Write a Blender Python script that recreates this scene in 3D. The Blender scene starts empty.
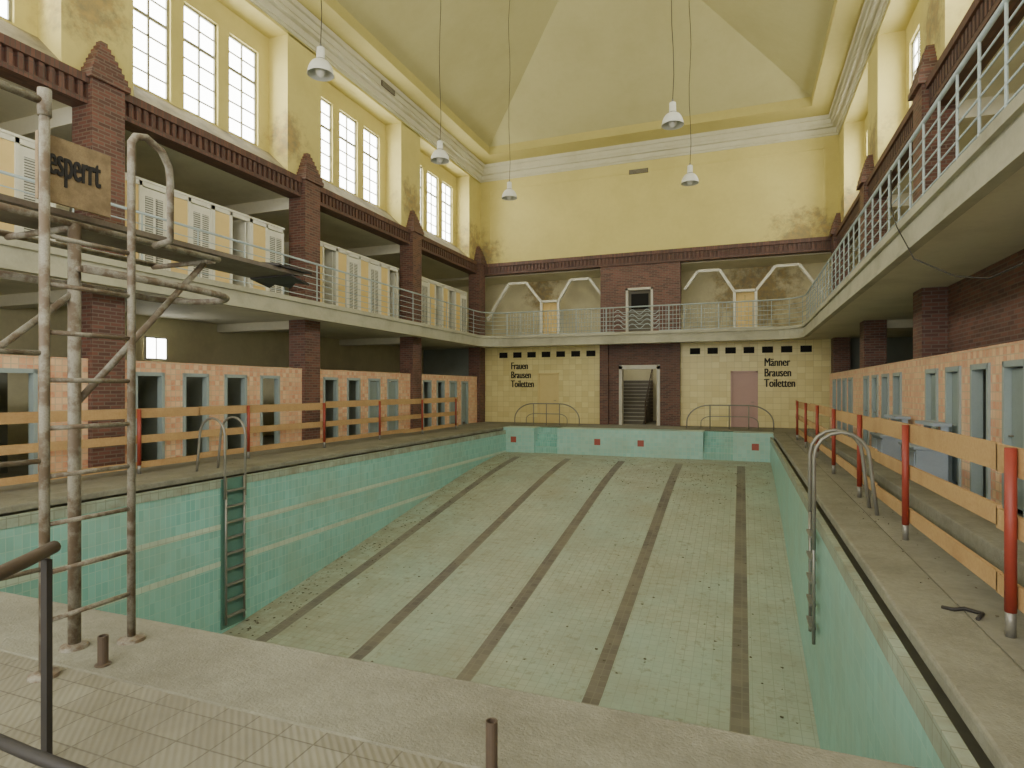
import bpy, math, random
from mathutils import Vector
random.seed(4)
SC=bpy.context.scene
COL=SC.collection
# ------------------------------------------------------------------ helpers
def lin(c):
    r=[]
    for x in c:
        x=x/255.0
        r.append(x/12.92 if x<=0.04045 else ((x+0.055)/1.055)**2.4)
    return (r[0],r[1],r[2],1.0)

class MB:
    def __init__(s): s.v=[];s.f=[]
    def box(s,x0,x1,y0,y1,z0,z1):
        x0,x1=min(x0,x1),max(x0,x1);y0,y1=min(y0,y1),max(y0,y1);z0,z1=min(z0,z1),max(z0,z1)
        n=len(s.v)
        s.v+=[(x0,y0,z0),(x1,y0,z0),(x1,y1,z0),(x0,y1,z0),(x0,y0,z1),(x1,y0,z1),(x1,y1,z1),(x0,y1,z1)]
        s.f+=[(n,n+3,n+2,n+1),(n+4,n+5,n+6,n+7),(n,n+1,n+5,n+4),(n+1,n+2,n+6,n+5),(n+2,n+3,n+7,n+6),(n+3,n,n+4,n+7)]
        return s
    def prism(s,pts,d):
        n=len(s.v);k=len(pts)
        s.v+=[tuple(p) for p in pts]+[(p[0]+d[0],p[1]+d[1],p[2]+d[2]) for p in pts]
        s.f.append(tuple(range(n,n+k)));s.f.append(tuple(range(n+2*k-1,n+k-1,-1)))
        for i in range(k):
            j=(i+1)%k
            s.f.append((n+i,n+k+i,n+k+j,n+j))
        return s
    def tube(s,pts,r,seg=10,closed=False):
        P=[Vector(p) for p in pts];m=len(P);n=len(s.v)
        up=None
        for i,p in enumerate(P):
            if closed: t=(P[(i+1)%m]-P[i-1])
            elif i==0: t=P[1]-P[0]
            elif i==m-1: t=P[-1]-P[-2]
            else: t=(P[i+1]-p).normalized()+(p-P[i-1]).normalized()
            t.normalize()
            if up is None:
                a=Vector((0,0,1)) if abs(t.z)<.9 else Vector((1,0,0))
                up=(a-t*a.dot(t)).normalized()
            else:
                up=(up-t*up.dot(t)).normalized()
            b=t.cross(up)
            for k in range(seg):
                an=2*math.pi*k/seg
                q=p+(up*math.cos(an)+b*math.sin(an))*r
                s.v.append(tuple(q))
        rng=m if closed else m-1
        for i in range(rng):
            i2=(i+1)%m
            for k in range(seg):
                k2=(k+1)%seg
                s.f.append((n+i*seg+k,n+i*seg+k2,n+i2*seg+k2,n+i2*seg+k))
        if not closed:
            s.f.append(tuple(n+k for k in range(seg-1,-1,-1)))
            s.f.append(tuple(n+(m-1)*seg+k for k in range(seg)))
        return s
    def lathe(s,prof,seg=28,c=(0,0)):
        n=len(s.v)
        for r,z in prof:
            for k in range(seg):
                a=2*math.pi*k/seg
                s.v.append((c[0]+r*math.cos(a),c[1]+r*math.sin(a),z))
        for i in range(len(prof)-1):
            for k in range(seg):
                k2=(k+1)%seg
                s.f.append((n+i*seg+k,n+i*seg+k2,n+(i+1)*seg+k2,n+(i+1)*seg+k))
        return s
    def mesh(s,name,mat):
        me=bpy.data.meshes.new(name);me.from_pydata(s.v,[],s.f);me.update()
        if mat: me.materials.append(mat)
        return me

def mkobj(name,data,parent=None,loc=(0,0,0),label=None,cat=None,kind=None,group=None,smooth=False,bev=0):
    o=bpy.data.objects.new(name,data);COL.objects.link(o);o.location=loc
    if parent: o.parent=parent
    if label:o["label"]=label
    if cat:o["category"]=cat
    if kind:o["kind"]=kind
    if group:o["group"]=group
    if data is not None and smooth and hasattr(data,'polygons'):
        for p in data.polygons: p.use_smooth=len(p.vertices)<=4
    if bev:
        m=o.modifiers.new("bevel",'BEVEL');m.width=bev;m.segments=2;m.limit_method='ANGLE'
    return o
def thing(name,loc,label,cat,group=None):
    return mkobj(name,None,None,loc,label,cat,None,group)
def struct(name,mb,mat,label=None,bev=0):
    return mkobj(name,mb.mesh(name,mat),kind="structure",label=label or name.replace("_"," "),bev=bev)
def copytree(o,loc):
    c=o.copy();COL.objects.link(c);c.location=loc
    for ch in o.children:
        d=ch.copy();COL.objects.link(d);d.parent=c
        for g in ch.children:
            e=g.copy();COL.objects.link(e);e.parent=d
    return c

# ------------------------------------------------------------------ materials
def boxuv():
    g=bpy.data.node_groups.new("boxuv",'ShaderNodeTree')
    g.interface.new_socket(name="Vector",in_out='OUTPUT',socket_type='NodeSocketVector')
    N=g.nodes;L=g.links
    out=N.new('NodeGroupOutput');geo=N.new('ShaderNodeNewGeometry')
    sp=N.new('ShaderNodeSeparateXYZ');L.new(geo.outputs['Position'],sp.inputs[0])
    sn=N.new('ShaderNodeSeparateXYZ');L.new(geo.outputs['Normal'],sn.inputs[0])
    def comb(a,b):
        c=N.new('ShaderNodeCombineXYZ');L.new(sp.outputs[a],c.inputs[0]);L.new(sp.outputs[b],c.inputs[1]);return c
    yz=comb(1,2);xz=comb(0,2);xy=comb(0,1)
    def gt(i):
        a=N.new('ShaderNodeMath');a.operation='ABSOLUTE';L.new(sn.outputs[i],a.inputs[0])
        b=N.new('ShaderNodeMath');b.operation='GREATER_THAN';b.inputs[1].default_value=.6;L.new(a.outputs[0],b.inputs[0]);return b
    def mix(f,a,b):
        m=N.new('ShaderNodeMix');m.data_type='VECTOR'
        L.new(f,m.inputs[0]);L.new(a,m.inputs[4]);L.new(b,m.inputs[5]);return m.outputs[1]
    m1=mix(gt(1).outputs[0],xy.outputs[0],xz.outputs[0])
    m2=mix(gt(0).outputs[0],m1,yz.outputs[0])
    L.new(m2,out.inputs[0]);return g
BOX=boxuv()

def newmat(name):
    m=bpy.data.materials.new(name);m.use_nodes=True
    return m,m.node_tree.nodes,m.node_tree.links,m.node_tree.nodes['Principled BSDF']
def cmix(N,L,f,a,b,mode='MIX'):
    m=N.new('ShaderNodeMix');m.data_type='RGBA';m.blend_type=mode
    for s,i in ((f,0),(a,6),(b,7)):
        if isinstance(s,(int,float)): m.inputs[i].default_value=s
        elif isinstance(s,tuple): m.inputs[i].default_value=s
        else: L.new(s,m.inputs[i])
    return m.outputs[2]
def noisefac(N,L,scale,lo,hi,detail=6,amt=1.0,vec=None):
    tc=N.new('ShaderNodeNewGeometry')
    n=N.new('ShaderNodeTexNoise');n.inputs['Scale'].default_value=scale;n.inputs['Detail'].default_value=detail
    n.inputs['Roughness'].default_value=.65
    L.new(vec if vec else tc.outputs['Position'],n.inputs['Vector'])
    mr=N.new('ShaderNodeMapRange');mr.inputs[1].default_value=lo;mr.inputs[2].default_value=hi
    mr.inputs[3].default_value=0;mr.inputs[4].default_value=amt
    L.new(n.outputs['Fac'],mr.inputs[0]);return mr.outputs[0]
def MATH(N,L,op,a,bv=None):
    q=N.new('ShaderNodeMath');q.operation=op
    for i,x in enumerate((a,bv)):
        if x is None: continue
        if isinstance(x,(int,float)): q.inputs[i].default_value=x
        else: L.new(x,q.inputs[i])
    return q.outputs[0]
def plain(name,c,rough=.7,dirt=.35,dc=None,scale=1.5,metal=0,lo=.45,hi=.75,bump=0.0,bscale=30,fine=.12,stains=None):
    m,N,L,b=newmat(name)
    c=lin(c);dc=lin(dc) if dc else tuple([x*.5 for x in c[:3]]+[1])
    col=cmix(N,L,noisefac(N,L,scale,lo,hi,amt=dirt),c,dc)
    if fine: col=cmix(N,L,noisefac(N,L,scale*14,.4,.7,amt=fine),col,dc)
    if stains:
        g=N.new('ShaderNodeNewGeometry');tot=None
        n=N.new('ShaderNodeTexNoise');n.inputs['Scale'].default_value=2.2;n.inputs['Detail'].default_value=9;n.inputs['Roughness'].default_value=.7;L.new(g.outputs['Position'],n.inputs['Vector'])
        for (p,r) in stains:
            vd=N.new('ShaderNodeVectorMath');vd.operation='DISTANCE';L.new(g.outputs['Position'],vd.inputs[0]);vd.inputs[1].default_value=p
            f=MATH(N,L,'SUBTRACT',1.0,MATH(N,L,'DIVIDE',vd.outputs['Value'],r))
            f=MATH(N,L,'MAXIMUM',f,0.0)
            tot=f if tot is None else MATH(N,L,'MAXIMUM',tot,f)
        k=MATH(N,L,'ADD',tot,MATH(N,L,'MULTIPLY',MATH(N,L,'SUBTRACT',n.outputs['Fac'],.5),2.2))
        k=MATH(N,L,'MULTIPLY',MATH(N,L,'SUBTRACT',k,.3),2.2)
        cl=N.new('ShaderNodeClamp');L.new(k,cl.inputs[0])
        k=MATH(N,L,'MULTIPLY',cl.outputs[0],MATH(N,L,'MINIMUM',MATH(N,L,'MULTIPLY',tot,2.0),.8))
        sc=cmix(N,L,noisefac(N,L,5,.4,.6),lin((168,140,86)),lin((126,116,92)))
        col=cmix(N,L,k,col,sc)
    L.new(col,b.inputs['Base Color']);b.inputs['Roughness'].default_value=rough;b.inputs['Metallic'].default_value=metal
    if bump:
        n=N.new('ShaderNodeTexNoise');n.inputs['Scale'].default_value=bscale;n.inputs['Detail'].default_value=4
        g=N.new('ShaderNodeNewGeometry');L.new(g.outputs['Position'],n.inputs['Vector'])
        bp=N.new('ShaderNodeBump');bp.inputs['Strength'].default_value=bump;bp.inputs['Distance'].default_value=.02
        L.new(n.outputs['Fac'],bp.inputs['Height']);L.new(bp.outputs[0],b.inputs['Normal'])
    return m
LC,LS=-4.17,2.07
def tiles(name,c1,c2,mo,w,h,ms=.008,off=0.0,rough=.35,dirt=.3,dc=(110,100,80),scale=.7,lo=.45,hi=.8,var=None,lanes=False,bump=.2,rib=0,bias=0,mott=None):
    m,N,L,b=newmat(name)
    g=N.new('ShaderNodeGroup');g.node_tree=BOX
    br=N.new('ShaderNodeTexBrick');L.new(g.outputs[0],br.inputs['Vector'])
    br.inputs['Scale'].default_value=1;br.inputs['Brick Width'].default_value=w;br.inputs['Row Height'].default_value=h
    br.inputs['Mortar Size'].default_value=ms;br.inputs['Mortar Smooth'].default_value=.3;br.offset=off;br.inputs['Bias'].default_value=bias
    br.inputs['Color1'].default_value=lin(c1);br.inputs['Color2'].default_value=lin(c2);br.inputs['Mortar'].default_value=lin(mo)
    col=br.outputs['Color']
    if mott:
        col=cmix(N,L,noisefac(N,L,mott[1],.42,.58,detail=5,amt=mott[2]),col,lin(mott[0]))
        inv=MATH(N,L,'MULTIPLY',br.outputs['Fac'],.8)
        col=cmix(N,L,inv,col,lin(mo))
    if var: col=cmix(N,L,noisefac(N,L,.35,.4,.65,detail=3,amt=var[1]),col,lin(var[0]))
    if lanes:
        gg=N.new('ShaderNodeNewGeometry');s=N.new('ShaderNodeSeparateXYZ');L.new(gg.outputs['Position'],s.inputs[0])
        M=lambda op,a,bv=None: MATH(N,L,op,a,bv)
        col=cmix(N,L,noisefac(N,L,7,.54,.7,detail=10,amt=.65),col,lin((124,120,98)))
        e1=M('SUBTRACT',1.0,M('DIVIDE',M('SUBTRACT',s.outputs[0],-9.35),2.6));e1=M('MAXIMUM',e1,0.0)
        e2=M('MAXIMUM',M('SUBTRACT',1.0,M('DIVIDE',M('SUBTRACT',23.4,s.outputs[1]),5.0)),0.0)
        ee=M('MULTIPLY',M('MAXIMUM',e1,M('MULTIPLY',e2,.9)),noisefac(N,L,2.4,.35,.6,detail=9,amt=.75))
        col=cmix(N,L,ee,col,lin((138,133,108)))
        a=M('DIVIDE',M('ADD',s.outputs[0],-LC),LS)
        dd=M('MULTIPLY',M('ABSOLUTE',M('SUBTRACT',a,M('ROUND',a,None)),None),LS)
        k=M('MULTIPLY',M('LESS_THAN',dd,.13),M('LESS_THAN',s.outputs[1],22.3))
        br2=N.new('ShaderNodeTexBrick');L.new(g.outputs[0],br2.inputs['Vector'])
        br2.inputs['Scale'].default_value=1;br2.inputs['Brick Width'].default_value=w;br2.inputs['Row Height'].default_value=h;br2.offset=off
        br2.inputs['Mortar Size'].default_value=ms
        br2.inputs['Color1'].default_value=lin((114,108,100));br2.inputs['Color2'].default_value=lin((98,92,85));br2.inputs['Mortar'].default_value=lin((122,118,107))
        col=cmix(N,L,k,col,br2.outputs['Color'])
    col=cmix(N,L,noisefac(N,L,scale,lo,hi,detail=9,amt=dirt),col,lin(dc))
    L.new(col,b.inputs['Base Color']);b.inputs['Roughness'].default_value=rough
    bp=N.new('ShaderNodeBump');bp.invert=True;bp.inputs['Strength'].default_value=bump;bp.inputs['Distance'].default_value=.01
    hgt=br.outputs['Fac']
    if rib:
        wv=N.new('ShaderNodeTexWave');wv.wave_type='BANDS';wv.bands_direction='DIAGONAL';wv.inputs['Scale'].default_value=rib;L.new(g.outputs[0],wv.inputs['Vector'])
        hgt=MATH(N,L,'ADD',hgt,MATH(N,L,'MULTIPLY',wv.outputs['Fac'],.5))
    L.new(hgt,bp.inputs['Height']);L.new(bp.outputs[0],b.inputs['Normal'])
    return m
def emis(name,c,s):
    m,N,L,b=newmat(name)
    b.inputs['Base Color'].default_value=lin(c);b.inputs['Roughness'].default_value=.4
    v=cmix(N,L,noisefac(N,L,6,.3,.8,amt=.35),lin(c),tuple([x*.7 for x in lin(c)[:3]]+[1]))
    L.new(v,b.inputs['Emission Color']);b.inputs['Emission Strength'].default_value=s
    return m

ST=[((-12,27,8.0),1.9),((2.3,27,7.7),2.1),((3.6,25.8,8.5),1.4),((-12,26.2,8.6),1.6),((-12,20.4,9.0),1.2),((-12,13.7,8.8),1.1),((-12,8.0,9.4),1.5),((3.6,20.3,8.8),1.2),((3.6,14.3,9.0),1.2)]
M_yel=plain("yellow_plaster",(211,198,124),.8,.5,(182,168,104),.45,lo=.42,hi=.75,stains=ST)
M_sill=plain("stained_sill_plaster",(160,151,122),.85,.75,(108,101,84),1.4,lo=.4,hi=.62,fine=.35)
M_yel2=plain("yellow_plaster_old",(220,212,174),.8,.5,(172,162,130),.8,stains=[((0.6,29.2,6.0),3.0),((-9.5,29.2,6.6),1.6)])
M_ceil=plain("ceiling_plaster",(184,177,126),.85,.6,(164,154,104),.35,lo=.42,hi=.75)
M_ceil2=plain("ceiling_frame_plaster",(190,178,110),.85,.45,(162,150,88),.5)
M_corn=plain("white_moulding",(204,200,172),.7,.45,(174,166,128),1.2)
M_brick=tiles("dark_brick",(122,78,64),(84,55,47),(112,98,87),.24,.075,.012,.5,.6,.4,(76,60,52),1.2,bump=.5)
M_brickp=tiles("dark_brick_soldier",(112,76,63),(84,57,49),(80,67,59),.08,.24,.01,0,.6,.35,(76,62,54),1.2)
M_turq=tiles("turquoise_tile",(120,180,170),(142,198,186),(162,200,186),.1,.2,.007,0,.3,.55,(150,164,140),.9,lo=.44,hi=.74,var=((146,190,176),.45))
M_turql=tiles("pale_turquoise_tile",(150,198,188),(164,206,194),(176,202,186),.15,.15,.007,0,.3,.5,(158,168,144),.9,lo=.44,hi=.76)
M_lip=tiles("dirty_gutter_lip",(166,178,160),(150,164,148),(128,134,118),.15,.15,.006,0,.5,.75,(126,120,100),2.0,lo=.38,hi=.64)
M_pfloor=tiles("pool_floor_tile",(176,184,164),(166,176,157),(150,157,139),.15,.15,.007,0,.5,.65,(144,139,118),.6,lo=.42,hi=.72,var=((156,180,166),.55),lanes=True)
M_cabt=tiles("salmon_tile",(211,142,112),(235,202,160),(200,178,150),.12,.12,.009,0,.35,.3,(180,146,114),2.6,lo=.45,hi=.7,mott=((232,196,154),12,.35))
M_yelt=tiles("yellow_wall_tile",(231,218,156),(216,200,136),(190,176,126),.3,.25,.006,.0,.35,.25,(192,176,120),1.4)
M_decktile=tiles("ribbed_deck_tile",(136,133,114),(124,120,102),(96,91,76),.2,.2,.005,0,.5,.6,(100,95,79),1.6,lo=.4,hi=.7,rib=14,bump=.35)
M_conc=plain("worn_concrete",(142,141,124),.85,.7,(102,98,83),1.4,lo=.4,hi=.7,bump=.4,bscale=60,fine=.4)
M_deck=plain("deck_concrete",(144,142,126),.85,.7,(100,96,82),.8,lo=.4,hi=.7,bump=.3,fine=.35)
M_slab=plain("gallery_plaster",(218,213,190),.8,.45,(172,166,144),.8)
M_fasc=plain("gallery_fascia_plaster",(180,177,154),.7,.6,(130,126,108),1.3)
M_white=plain("white_paint",(222,220,202),.5,.3,(178,170,148),2)
M_ypanel=plain("peach_panel",(224,196,128),.5,.3,(196,170,106),2)
M_wood=plain("plank_wood",(188,154,106),.7,.55,(148,110,70),2.2,fine=.35)
M_red=plain("red_paint",(146,58,44),.5,.35,(106,50,38),4)
M_rail=plain("railing_paint",(166,179,178),.5,.4,(118,124,120),3)
M_steel=plain("worn_steel",(142,140,130),.4,.4,(102,96,84),5,metal=.4)
M_tower=plain("peeling_pipe_paint",(148,145,130),.6,.85,(98,80,60),9,lo=.43,hi=.57,fine=.45)
M_rust=plain("rusty_pipe",(84,70,56),.6,.5,(56,45,36),8)
M_black=plain("black_rubber",(44,41,38),.6,.3,(64,57,50),5)
M_dark=plain("dark_void",(26,25,22),.9,.2,(16,14,12),2)
M_dgreen=plain("cabin_door_grey",(134,148,144),.5,.4,(104,115,108),2)
M_frame=plain("cabin_frame_grey",(152,166,164),.5,.3,(120,130,126),2)
M_cabin_in=plain("cabin_partition",(140,146,134),.6,.4,(110,112,100),1.5)
M_cabin_bk=plain("cabin_back",(112,114,102),.7,.4,(84,84,74),1.5)
M_slats=tiles("louvre_slats",(202,202,187),(192,192,177),(80,78,70),.6,.05,.012,0,.5,.1)
M_pink=plain("pink_door_paint",(188,154,146),.5,.3,(166,136,126),1.5)
M_ydoor=plain("ochre_door_paint",(222,202,140),.5,.3,(196,174,114),1.5)
M_marb=plain("marble_trim",(196,192,175),.4,.4,(152,146,127),3)
M_pane=emis("frosted_daylight_glass",(255,255,248),14.5)
M_win=plain("window_frame_paint",(148,146,124),.5,.3,(112,104,86),3)
M_lamp=plain("lamp_enamel",(222,223,214),.35,.3,(178,176,165),4)
M_lampd=plain("lamp_socket_metal",(104,106,100),.4,.3,(76,72,64),4)
M_bulb=plain("opal_bulb",(236,234,222),.25,.1)
M_sign=plain("sign_wood",(150,130,96),.75,.7,(104,86,60),9,lo=.4,hi=.62,fine=.35)
M_ink=plain("black_lettering",(32,30,28),.7,.1)
M_board=plain("board_surface",(120,112,98),.75,.6,(82,66,54),3,lo=.4,hi=.65,fine=.3)
M_blue=plain("blue_grey_paint",(158,172,184),.5,.3,(128,136,142),2)
M_cream=tiles("cream_stripe_tile",(196,212,190),(188,204,184),(170,184,164),.15,.15,.008,0,.35,.4)
M_redt=plain("red_tile",(160,78,62),.4,.2)
M_litter=plain("leaf_litter",(92,84,64),.9,.3,(70,62,46),8)
M_niche=plain("recess_shade_turquoise",(90,132,120),.4,.4,(76,94,82),2)
M_gut=plain("dark_gutter",(112,111,96),.85,.5,(80,78,66),4)
M_tread=plain("stair_tread",(172,168,152),.6,.4,(138,132,114),3)  # lighter copy of the stair stone, step tops painted as lit
M_riser=plain("stair_riser",(106,101,89),.7,.4,(80,74,64),3)  # darker copy of the stair stone, step shading put into the colour

# ------------------------------------------------------------------ dimensions
C=-4.2; HW=7.8
PX0,PX1,PY0,PY1=-9.35,1.05,3.0,23.4
LIP=.1
NEAR=-4.0; FAR=27.0
GX0,GX1,GY=-11.2,2.25,25.8
P=[-3.85,2.2,8.25,14.3,20.35]
BAY=6.05
def SX(s,q): return C+s*(HW+q)
SIDES=((-1,"left"),(1,"right"))
QB=3.2

# ------------------------------------------------------------------ floor + pool
m=MB()
m.box(-15.6,PX0-.45,NEAR,31,-.3,0).box(PX1+.45,7.2,NEAR,31,-.3,0)
m.box(PX0-.45,PX1+.45,24.2,31,-.3,0)
struct("floor",m,M_deck,"dirty concrete pool deck floor")
m=MB().box(PX0-.45,PX1+.45,NEAR,2.3,-.3,0)
struct("floor_tiled",m,M_decktile,"ribbed beige floor tiles beside the pool edge")
def bx(*a): return MB().box(*a)
struct("trim_1",bx(PX0-.45,PX1+.45,2.3,3.0,-.12,.0),M_conc,"worn stone coping at the deep end",bev=.02)
struct("trim_2",bx(PX0-.45,PX0,3.0,24.2,-.1,.004),M_conc,"worn stone coping along the pool",bev=.02)
struct("trim_3",bx(PX1,PX1+.45,3.0,24.2,-.1,.004),M_conc,"worn stone coping along the pool",bev=.02)
prof=[(2.6,-3.35),(7.0,-3.2),(9,-3.03),(12,-2.58),(15.2,-2.06),(17.5,-1.68),(19.5,-1.38),(21,-1.2),(22.5,-1.06),(24.3,-1.0)]
pr=[]
for i in range(len(prof)-1):
    for k in range(4):
        a=k/4;pr.append((prof[i][0]*(1-a)+prof[i+1][0]*a,prof[i][1]*(1-a)+prof[i+1][1]*a))
pr.append(prof[-1])
def pz(y):
    for (a,b),(c,d) in zip(prof[:-1],prof[1:]):
        if a<=y<=c: return b+(d-b)*(y-a)/(c-a)
m=MB()
for i,(y,z) in enumerate(pr):
    m.v+=[(PX0-.1,y,z),(PX1+.1,y,z)]
    if i: n=2*i; m.f.append((n-2,n-1,n+1,n))
struct("floor_pool",m,M_pfloor,"pale green tiled sloping pool bottom with dark lane lines")
W0,W1=PX0+LIP,PX1-LIP
gi=19
for s,nm,X in ((-1,"pool_left",PX0),(1,"pool_right",PX1)):
    Wx=X-s*LIP
    struct("wall_"+nm,MB().box(Wx,Wx+s*.06,PY0-.2,23.4,-3.5,-.28),M_turq,"turquoise tiled pool side wall")
    struct("trim_%d"%gi,MB().box(Wx-s*.012,Wx+s*.06,PY0-.2,23.4,-.28,-.12),M_lip,"dirty tiled overflow lip of the pool wall");gi+=1
    struct("trim_%d"%gi,MB().box(Wx+s*.06,X+s*.25,PY0-.2,23.4,-.4,-.2).box(X+s*.14,X+s*.25,PY0-.2,23.4,-.2,-.1),M_gut,"dirty recessed overflow gutter along the pool");gi+=1
struct("trim_4",bx(W0-.02,W0+.006,PY0,PY1,-1.07,-.97),M_cream,"cream tile line on the pool wall")
struct("trim_5",bx(W0-.02,W0+.006,PY0,PY1,-1.77,-1.67),M_cream,"cream tile line on the pool wall")
m=MB().box(PX0-.4,PX1+.4,PY0-.3,PY0,-3.5,-.12)
struct("wall_pool_near",m,M_turq,"turquoise tiled pool end wall")
m=MB()
nich=[(-8.0,-7.0),(-1.35,-.3)]
xs=[PX0-.02,nich[0][0],nich[0][1],nich[1][0],nich[1][1],PX1+.02]
for a,b_ in ((0,1),(2,3),(4,5)): m.box(xs[a],xs[b_],23.4,24.25,-1.3,.004)
m.box(PX0,PX1,24.2,24.3,-1.3,-.0)
struct("wall_pool_far",m,M_turql,"pale turquoise tiled shallow end wall with entry niches")
for i,(a,b_) in enumerate(nich):
    m=MB()
    for k in range(4): m.box(a+.005,b_-.005,23.45+k*.19,24.195,-1.2,-1.0+.25*(k+1)-.02)
    mkobj("pool_steps",m.mesh("pool_steps",M_turq),label="turquoise tiled entry steps set in the pool end wall",cat="steps",group="pool entry steps")
for x in (-8.9,-5.35,-3.65,.45):
    mkobj("depth_marker_tile",bx(x-.12,x+.12,23.38,23.41,-.62,-.38).mesh("depth_marker_tile",M_redt),label="small red square tile on the pool end wall",cat="tile",group="red marker tiles")
def flakes(m,x,y,z,r,rl):
    a=rl.uniform(0,6.28);n=len(m.v);kk=rl.choice((4,5))
    for j in range(kk):
        rr=r*rl.uniform(.5,1.1);m.v.append((x+rr*math.cos(a+j*6.28/kk),y+rr*math.sin(a+j*6.28/kk),z+rl.uniform(0,.012)))
    m.v.append((x,y,z+r*.4))
    m.f.append(tuple(range(n,n+kk)))
    for j in range(kk): m.f.append((n+j,n+(j+1)%kk,n+kk))
m=MB();rl=random.Random(9)
for i in range(1300):
    q=rl.random()
    if q<.4: x=W0+abs(rl.gauss(0,.7))+.05;y=rl.uniform(8,23)
    elif q<.8: x=rl.uniform(-5,.9);y=rl.gauss(20.5,1.6)
    else: x=rl.uniform(W0+.1,W1-.1);y=rl.uniform(8,23)
    if not(W0+.05<x<W1-.05 and 7<y<23.3): continue
    flakes(m,x,y,pz(y)+.012,rl.uniform(.01,.04),rl)
mkobj("leaf_litter",m.mesh("leaf_litter",M_litter),label="scattered brown debris and flakes on the pool bottom",cat="debris",kind="stuff")
m=MB()
for i in range(260):
    q=rl.random()
    if q<.5: x=rl.uniform(-11.4,-9.9);y=rl.uniform(3.5,24)
    else: x=rl.uniform(1.25,1.9);y=rl.uniform(5,24)
    flakes(m,x,y,.006,rl.uniform(.006,.016),rl)
mkobj("deck_grit",m.mesh("deck_grit",M_litter),label="fine plaster crumbs and grit scattered over the deck",cat="debris",kind="stuff")

# ------------------------------------------------------------------ hall side walls
wn=0
def pane_window(y0,y1,z0,z1,x,s,cols=2,rows=6,group=None):
    global wn;wn+=1
    e=mkobj("window_%d"%wn,None,loc=(x,(y0+y1)/2,z0),kind="structure",label="tall multi-pane window with bright frosted glass")
    w=y1-y0;h=z1-z0
    m=MB();t=.055
    m.box(-.05,.05,-w/2,-w/2+t,0,h).box(-.05,.05,w/2-t,w/2,0,h).box(-.05,.05,-w/2,w/2,0,t).box(-.05,.05,-w/2,w/2,h-t,h)
    for c in range(1,cols): 
        yy=-w/2+w*c/cols; m.box(-.04,.04,yy-.022,yy+.022,0,h)
    for r in range(1,rows):
        zz=h*r/rows;tt=.04 if r==rows*2//3 else .019
        m.box(-.035,.035,-w/2,w/2,zz-tt,zz+tt)
    mkobj("window_frame",m.mesh("window_frame",M_win),parent=e)
    mkobj("glass",MB().box(-.006,.006,-w/2+.01,w/2-.01,.01,h-.01).mesh("glass",M_pane),parent=e)
ZB0,ZB1=7.15,7.65
WZ0,WZ1=8.42,11.05
for s,nm in SIDES:
    m=MB();sl=MB()
    for p in P+[26.4]:
        m.box(SX(s,0),SX(s,1.0),p-.72,min(p+.72,27.4),ZB1,11.7)
    for p in P:
        y0=p+.7;y1=p+BAY-.7
        m.box(SX(s,.68),SX(s,.98),y0,y1,ZB1,WZ0).box(SX(s,.68),SX(s,.98),y0,y1,WZ1,11.7)
        wy=[p+1.15+k*1.38 for k in range(3)]
        ed=[y0]+[v for w in wy for v in (w,w+1.02)]+[y1]
        for k in range(0,len(ed),2): m.box(SX(s,.68),SX(s,.98),ed[k],ed[k+1],WZ0,WZ1)
        for w in wy: pane_window(w,w+1.02,WZ0,WZ1,SX(s,.8),s)
        sl.prism([(SX(s,-.12),y0+.02,ZB1+.021),(SX(s,.7),y0+.02,ZB1+.021),(SX(s,.7),y0+.02,WZ0-.02)],(0,y1-y0-.04,0))
    m.box(SX(s,0),SX(s,1.0),NEAR,27.4,11.65,12.6)
    struct("wall_"+nm,m,M_yel,"yellow plaster upper hall wall with deep window recesses")
    struct("trim_%d"%(17 if s<0 else 18),sl,M_sill,"sloping stained plaster sills below the windows")
    m=MB().box(SX(s,.31),SX(s,QB+.3),NEAR,27.4,ZB0+.05,ZB1-.02)
    for p in P: m.box(SX(s,.31),SX(s,QB),p-.3,p+.3,6.85,ZB0+.1)
    struct("ceiling_gallery_"+nm,m,M_slab,"plaster ceiling over the gallery")
    m=MB().box(SX(s,QB),SX(s,QB+.3),NEAR,31,0,3.6).box(SX(s,QB),SX(s,QB+.3),NEAR,31,3.6,7.4)
    struct("wall_rear_"+nm,m,M_yel2,"yellowish plaster wall behind the changing cabins")
    struct("wall_end_"+nm,MB().box(SX(s,.3),SX(s,QB+.1),FAR+.02,FAR+.3,0,3.6),M_cabin_in,"dark plaster end wall of the side aisle")
    m=MB().box(SX(s,-.1),SX(s,.32),NEAR,27.0,ZB0,ZB1-.1).box(SX(s,-.22),SX(s,.1),NEAR,27,ZB1-.14,ZB1+.02)
    m.box(SX(s,0),SX(s,.6),NEAR,27,ZB1-.1,ZB1)
    y=NEAR
    while y<26.9:
        m.box(SX(s,-.17),SX(s,-.05),y,y+.09,ZB0+.08,ZB1-.12);y+=.17
    m.box(SX(s,-.16),SX(s,.2),NEAR,27,ZB0-.02,ZB0+.08)
    struct("trim_%d"%(6 if s<0 else 7),m,M_brickp,"dark brick dentil cornice band above the gallery")
struct("wall_right_brick",bx(3.75,3.95,8.6,13.95,2.0,3.6),M_brick,"dark brick wall above the changing cabins")

wn+=1
e=mkobj("window_%d"%wn,None,loc=(SX(-1,QB)+.02,12.0,2.45),kind="structure",label="small bright window in the rear wall")
mkobj("glass",MB().box(0,.01,-.3,.3,0,.55).mesh("glass",M_pane),parent=e)
mkobj("window_frame",MB().box(-.01,.04,-.35,-.3,-.05,.6).box(-.01,.04,.3,.35,-.05,.6).box(-.01,.04,-.3,.3,-.05,0).box(-.01,.04,-.3,.3,.55,.6).box(0,.03,-.015,.015,0,.55).mesh("window_frame",M_white),parent=e)

struct("wall_near",bx(-15.6,7.2,NEAR-.3,NEAR,0,12.6),M_yel,"yellow plaster end wall")

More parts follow.
